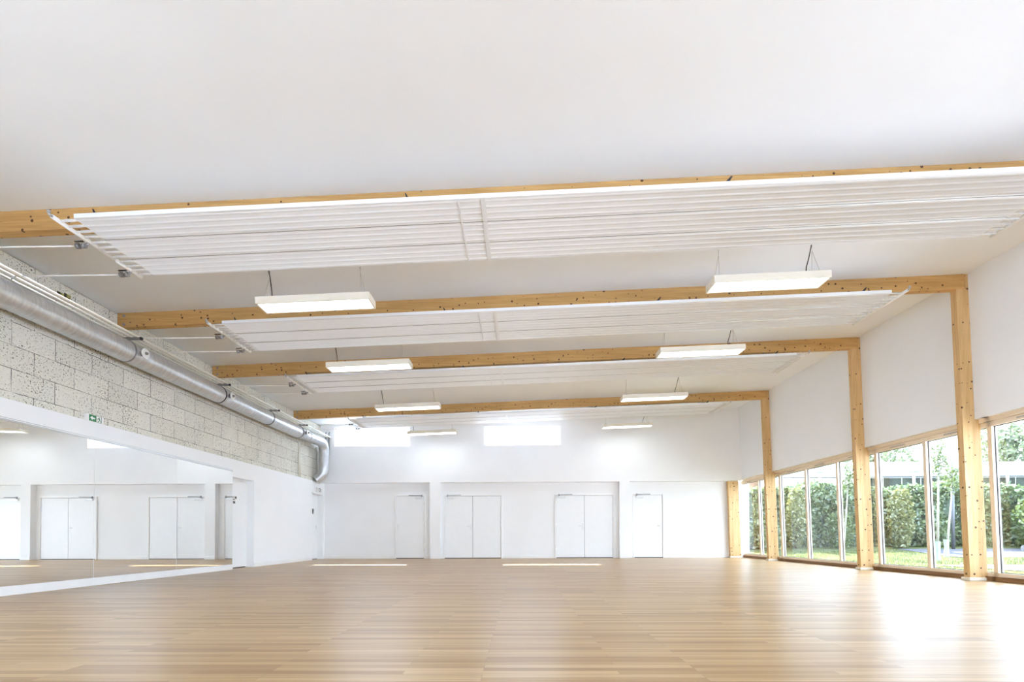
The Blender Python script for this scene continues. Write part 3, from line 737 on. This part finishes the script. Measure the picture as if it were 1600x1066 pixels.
# hedge
def hedge_front(x, z): return 17.62 + .16*np.sin(x*1.7) + .12*np.sin(x*4.1+1) + .1*np.sin(z*3+x)
m = MB(); n = 26000
x = RNG.uniform(7.9, 27, n); zz = RNG.random(n); top = 2.46 + .10*np.sin(x*1.3) + .06*np.sin(x*3.7)
z = .26 + zz*(top-.26); dep = RNG.exponential(.10, n); y = hedge_front(x, z) + dep + .12*np.clip((zz-.85)/.15, 0, 1)
P = np.stack([x, y, z], 1); leaves(m, P, .17)
n = 7000; x = RNG.uniform(7.9, 27, n); top = 2.46 + .10*np.sin(x*1.3) + .06*np.sin(x*3.7); y = RNG.uniform(17.7, 18.7, n); P = np.stack([x, y, top + RNG.normal(0, .05, n)], 1); leaves(m, P, .14)
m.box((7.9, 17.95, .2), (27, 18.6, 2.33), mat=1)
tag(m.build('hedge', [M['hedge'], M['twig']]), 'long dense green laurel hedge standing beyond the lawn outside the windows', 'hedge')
def shrub(x0, y0, w, h, n, lab, name='shrub', matk='yleaf', size=.12):
    t = thing(name, lab, 'shrub', (x0, y0, gz(x0, y0)), 'shrubs in front of the hedge')
    m = MB(); z = RNG.random(n); a = RNG.uniform(0, 2*PI, n); r = w*np.sqrt(RNG.random(n))*(1-.45*np.abs(z*2-1)**2)
    leaves(m, np.stack([r*np.cos(a), r*np.sin(a)*.8, .06+z*h], 1), size); m.build('foliage', M[matk], t)
    MB().tube([(0,0,-.02), (.01,0,h*.5)], [.03,.012], 8).build('stem', M['barkd'], t)
shrub(9.5, 17.0, .33, 2.0, 1500, 'slender yellow-green shrub against the hedge seen through the three-pane window')
shrub(13.0, 16.9, .42, 1.95, 1700, 'broad yellow-green shrub against the hedge seen through the two-pane window')
shrub(17.2, 16.35, .85, 1.75, 2600, 'rounded light green bush before the hedge at the right edge of the photo', matk='yng', size=.16)
shrub(10.9, 16.9, .5, 1.1, 900, 'low light green bush at the foot of the hedge behind the three-pane window', matk='yng', size=.13)
shrub(8.7, 16.9, .4, .8, 500, 'low dark bush at the foot of the hedge beside the white outside wall', matk='hedge', size=.13)
def young_tree(base, topx, topy, h, cr, cz, ch, n, lab, guard=True):
    x0, y0 = base; t = thing('young_tree', lab, 'tree', (x0, y0, gz(x0,y0)), 'young trees on the lawn')
    q = [(0,0,-.02), ((topx-x0)*.45, 0, h*.4), ((topx-x0)*.8, (topy-y0)*.5, h*.7), (topx-x0, topy-y0, h)]
    MB().tube(q, [.030,.024,.018,.008], 8).build('trunk', M['bark'], t)
    m = MB()
    for k in range(9):
        z = cz - ch*.4 + ch*.8*k/9; a = k*2.4; m.tube([(topx-x0, topy-y0, z-.1), (topx-x0+cr*.7*math.cos(a), topy-y0+cr*.7*math.sin(a), z+.12)], [.008,.003], 5)
    m.build('branch', M['bark'], t)
    m = MB(); c = RNG.normal(size=(n,3)); c /= np.linalg.norm(c,axis=1)[:,None]; r = RNG.random(n)**.45
    leaves(m, np.stack([topx-x0 + c[:,0]*r*cr*(1+.3*np.sin(9*c[:,2])), topy-y0 + c[:,1]*r*cr, cz + c[:,2]*r*ch/2], 1), .085); m.build('foliage', M['yng'], t)
    if guard:
        m = MB(); m.tube([(0,0,.0), (.01,0,.25), (0,0,.5)], [.075,.055,.07], 10, smooth=False, cap=False); m.build('trunk_guard', M['guard'], t)
young_tree((10.93, 13.0), 11.0, 13.0, 2.95, .21, 2.68, 1.15, 380, 'taller thin young tree with pale trunk guard behind the two-pane window')
young_tree((12.45, 14.5), 12.66, 14.5, 2.4, .24, 2.28, .95, 380, 'shorter leaning young tree beside the dark lamp mast')
young_tree((9.13, 14.0), 9.32, 14.0, 2.5, .20, 2.32, .95, 330, 'young tree seen beside the middle timber column in the three-pane window', False)
t = thing('lamp_mast', 'dark grey lamp mast standing in front of the hedge', 'lamp post', (14.40, 16.5, gz(14.4,16.5)))
MB().tube([(0,0,0), (0,0,2.12)], .048, 14).build('lower_mast', M['mast'], t); MB().tube([(0,0,2.12), (0,0,5.2)], .026, 12).build('upper_mast', M['lgrey'], t)
for x, w, lab in ((15.83, .64, 'grey box floodlight on a white pole behind the hedge in the two-pane window'), (19.66, .32, 'grey box floodlight on a white pole behind the hedge at the right edge'), (12.16, .36, 'grey box floodlight on a white pole behind the hedge in the three-pane window')):
    t = thing('floodlight', lab, 'outdoor light', (x, 20., .3), 'floodlights behind the hedge')
    px = .10 if w > .6 else 0
    MB().tube([(px,0,0), (px,0,2.95)], .042, 10).build('pole', M['alu'], t)
    MB().box((-w/2, -.12, 2.95), (w/2, .12, 3.19), bev=.01).build('lamp_head', M['lgrey'], t)
# office building beyond
t = thing('office_building', 'long flat white office building beyond the hedge with a strip of windows', 'building', (0, 30, 0))
MB().box((15.5, 0, .25), (70, 8, 4.20)).build('wall', M['extwall'], t)
MB().box((15.3, -.5, 4.24), (70, 8, 5.05), bev=.02).build('fascia', M['extwall'], t)
for a, z0, z1 in ((20.9, 3.56, 4.16), (20.9, 1.6, 3.44)):
    for k in range(26):
        x = a + k*1.13
        MB().box((x+.04, -.03, z0), (x+1.09, .02, z1)).build('window', M['extwin'], t)
for k in range(4): MB().box((16.2+k*1.15, -.03, 3.40), (17.25+k*1.15, .02, 3.60)).build('window', M['extwin'], t)
def big_tree(x, y, z, r, h, n, lab, size=.42):
    t = thing('tree', lab, 'tree', (x, y, .3), 'old trees beyond the building')
    MB().tube([(0,0,-.1), (.1,0,z*.5), (0,0,z)], [.35,.25,.12], 10).build('trunk', M['barkd'], t)
    m = MB(); c = RNG.normal(size=(n,3)); c /= np.linalg.norm(c,axis=1)[:,None]; rr = RNG.random(n)**.5; k = 1+.25*np.sin(c[:,0]*7)*np.sin(c[:,2]*6+1)
    leaves(m, np.stack([c[:,0]*rr*r*k, c[:,1]*rr*r, z-.3 + c[:,2]*rr*h*k], 1), size); m.build('foliage', M['big'], t)
big_tree(29.8, 42, 6.9, 3.3, 1.9, 1500, 'old tree crown rising above the office roof behind the two-pane window')
big_tree(41.6, 42, 8.0, 3.4, 3.4, 2400, 'large old tree crown above the office roof at the right edge of the photo')
big_tree(23.2, 46, 7.4, 1.7, 1.6, 700, 'small tree crown above the office roof beside the middle timber column')
big_tree(13.2, 31, 4.3, 1.2, 1.5, 700, 'tree at the left end of the office building')
t = thing('tree', 'tall tree with bare brown trunk behind the hedge, seen in the far window', 'tree', (11.3, 24, .28))
MB().tube([(0, 0, -.05), (.05, 0, 3.0), (0, 0, 7)], [.30,.26,.12], 12).build('trunk', M['barkd'], t)
m = MB(); c = RNG.normal(size=(900,3)); c /= np.linalg.norm(c,axis=1)[:,None]; c *= RNG.random((900,1))**.4; leaves(m, c*np.array([1.7,1.7,2.2])+np.array([0,0,7.2]), .35); m.build('foliage', M['big'], t)
# loose grass blades on the lawn
m = MB(); n = 14000; x = RNG.uniform(8.2, 18, n); y = RNG.uniform(9., 16.3, n); keep = ~((x > 12.4) & (y > 14.0) & (y < 16.8)) & ~((y < 11.1) & (x > 9.2)); x = x[keep]; y = y[keep]
for a, c in zip(x, y):
    if min((a-10.95)**2+(c-13)**2, (a-12.5)**2+(c-14.5)**2, (a-9.2)**2+(c-14)**2) < .3: continue
    g = gz(a, c); w = random.uniform(0, PI); h = random.uniform(.03, .075); dx, dy = .006*math.cos(w), .006*math.sin(w); l = random.uniform(-.04,.04)
    m.add([(a-dx, c-dy, g), (a+dx, c+dy, g), (a+l, c+l*.5, g+h)], [(0,1,2)])
o = m.build('grass', M['blade']); tag(o, 'sunlit grass on the lawn between the windows and the hedge', 'grass', kind='stuff')

# ------------------------------------------------------------------ light
w = bpy.data.worlds.new('World'); SC.world = w; w.use_nodes = True; t = w.node_tree; t.nodes.clear()
out = t.nodes.new('ShaderNodeOutputWorld'); bg = t.nodes.new('ShaderNodeBackground')
tc = t.nodes.new('ShaderNodeTexCoord'); sp = t.nodes.new('ShaderNodeSeparateXYZ'); t.links.new(tc.outputs['Generated'], sp.inputs[0])
c = ramp(t, sp.outputs[2], [(0, (.755,.885,1.07)), (.6, (.62,.77,1.07))]); t.links.new(c, bg.inputs[0])
bg.inputs[1].default_value = 1.6; t.links.new(bg.outputs[0], out.inputs[0])
sl = bpy.data.lights.new('Sun', 'SUN'); sl.energy = 6.0; sl.angle = math.radians(.8); sl.color = (.97, .98, 1.0)
so = bpy.data.objects.new('Sun', sl); COL.objects.link(so)
so.rotation_euler = Vector((-.70, 3.55, 4.0)).to_track_quat('Z', 'Y').to_euler()

# ------------------------------------------------------------------ camera
cam = bpy.data.cameras.new('Camera'); co = bpy.data.objects.new('Camera', cam); COL.objects.link(co)
yaw, pit, rol = .0158, .0154, -.0038
f = Vector((-math.sin(yaw), math.cos(yaw), 0)); r = Vector((math.cos(yaw), math.sin(yaw), 0)); u = Vector((0,0,1))
f2 = f*math.cos(pit) + u*math.sin(pit); u2 = -f*math.sin(pit) + u*math.cos(pit)
r3 = r*math.cos(rol) + u2*math.sin(rol); u3 = -r*math.sin(rol) + u2*math.cos(rol)
co.matrix_world = Matrix(((r3.x, u3.x, -f2.x, 0), (r3.y, u3.y, -f2.y, 0), (r3.z, u3.z, -f2.z, .7283), (0,0,0,1)))
cam.sensor_fit = 'HORIZONTAL'; cam.sensor_width = 36; cam.lens = 36*765/1600
cam.shift_x = 0; cam.shift_y = (826.24-533)/1600; cam.clip_start = .05; cam.clip_end = 400
SC.camera = co
SC.view_settings.view_transform = 'Standard'; SC.view_settings.look = 'None'; SC.view_settings.gamma = 1
SC.view_settings.use_curve_mapping = False
SC.view_settings.exposure = 2.90
SC.cycles.max_bounces = 12; SC.cycles.diffuse_bounces = 8; SC.cycles.glossy_bounces = 5; SC.cycles.transparent_max_bounces = 16
SC.cycles.sample_clamp_indirect = 8
SC.cycles.caustics_reflective = False; SC.cycles.caustics_refractive = False
SC.cycles.use_denoising = True
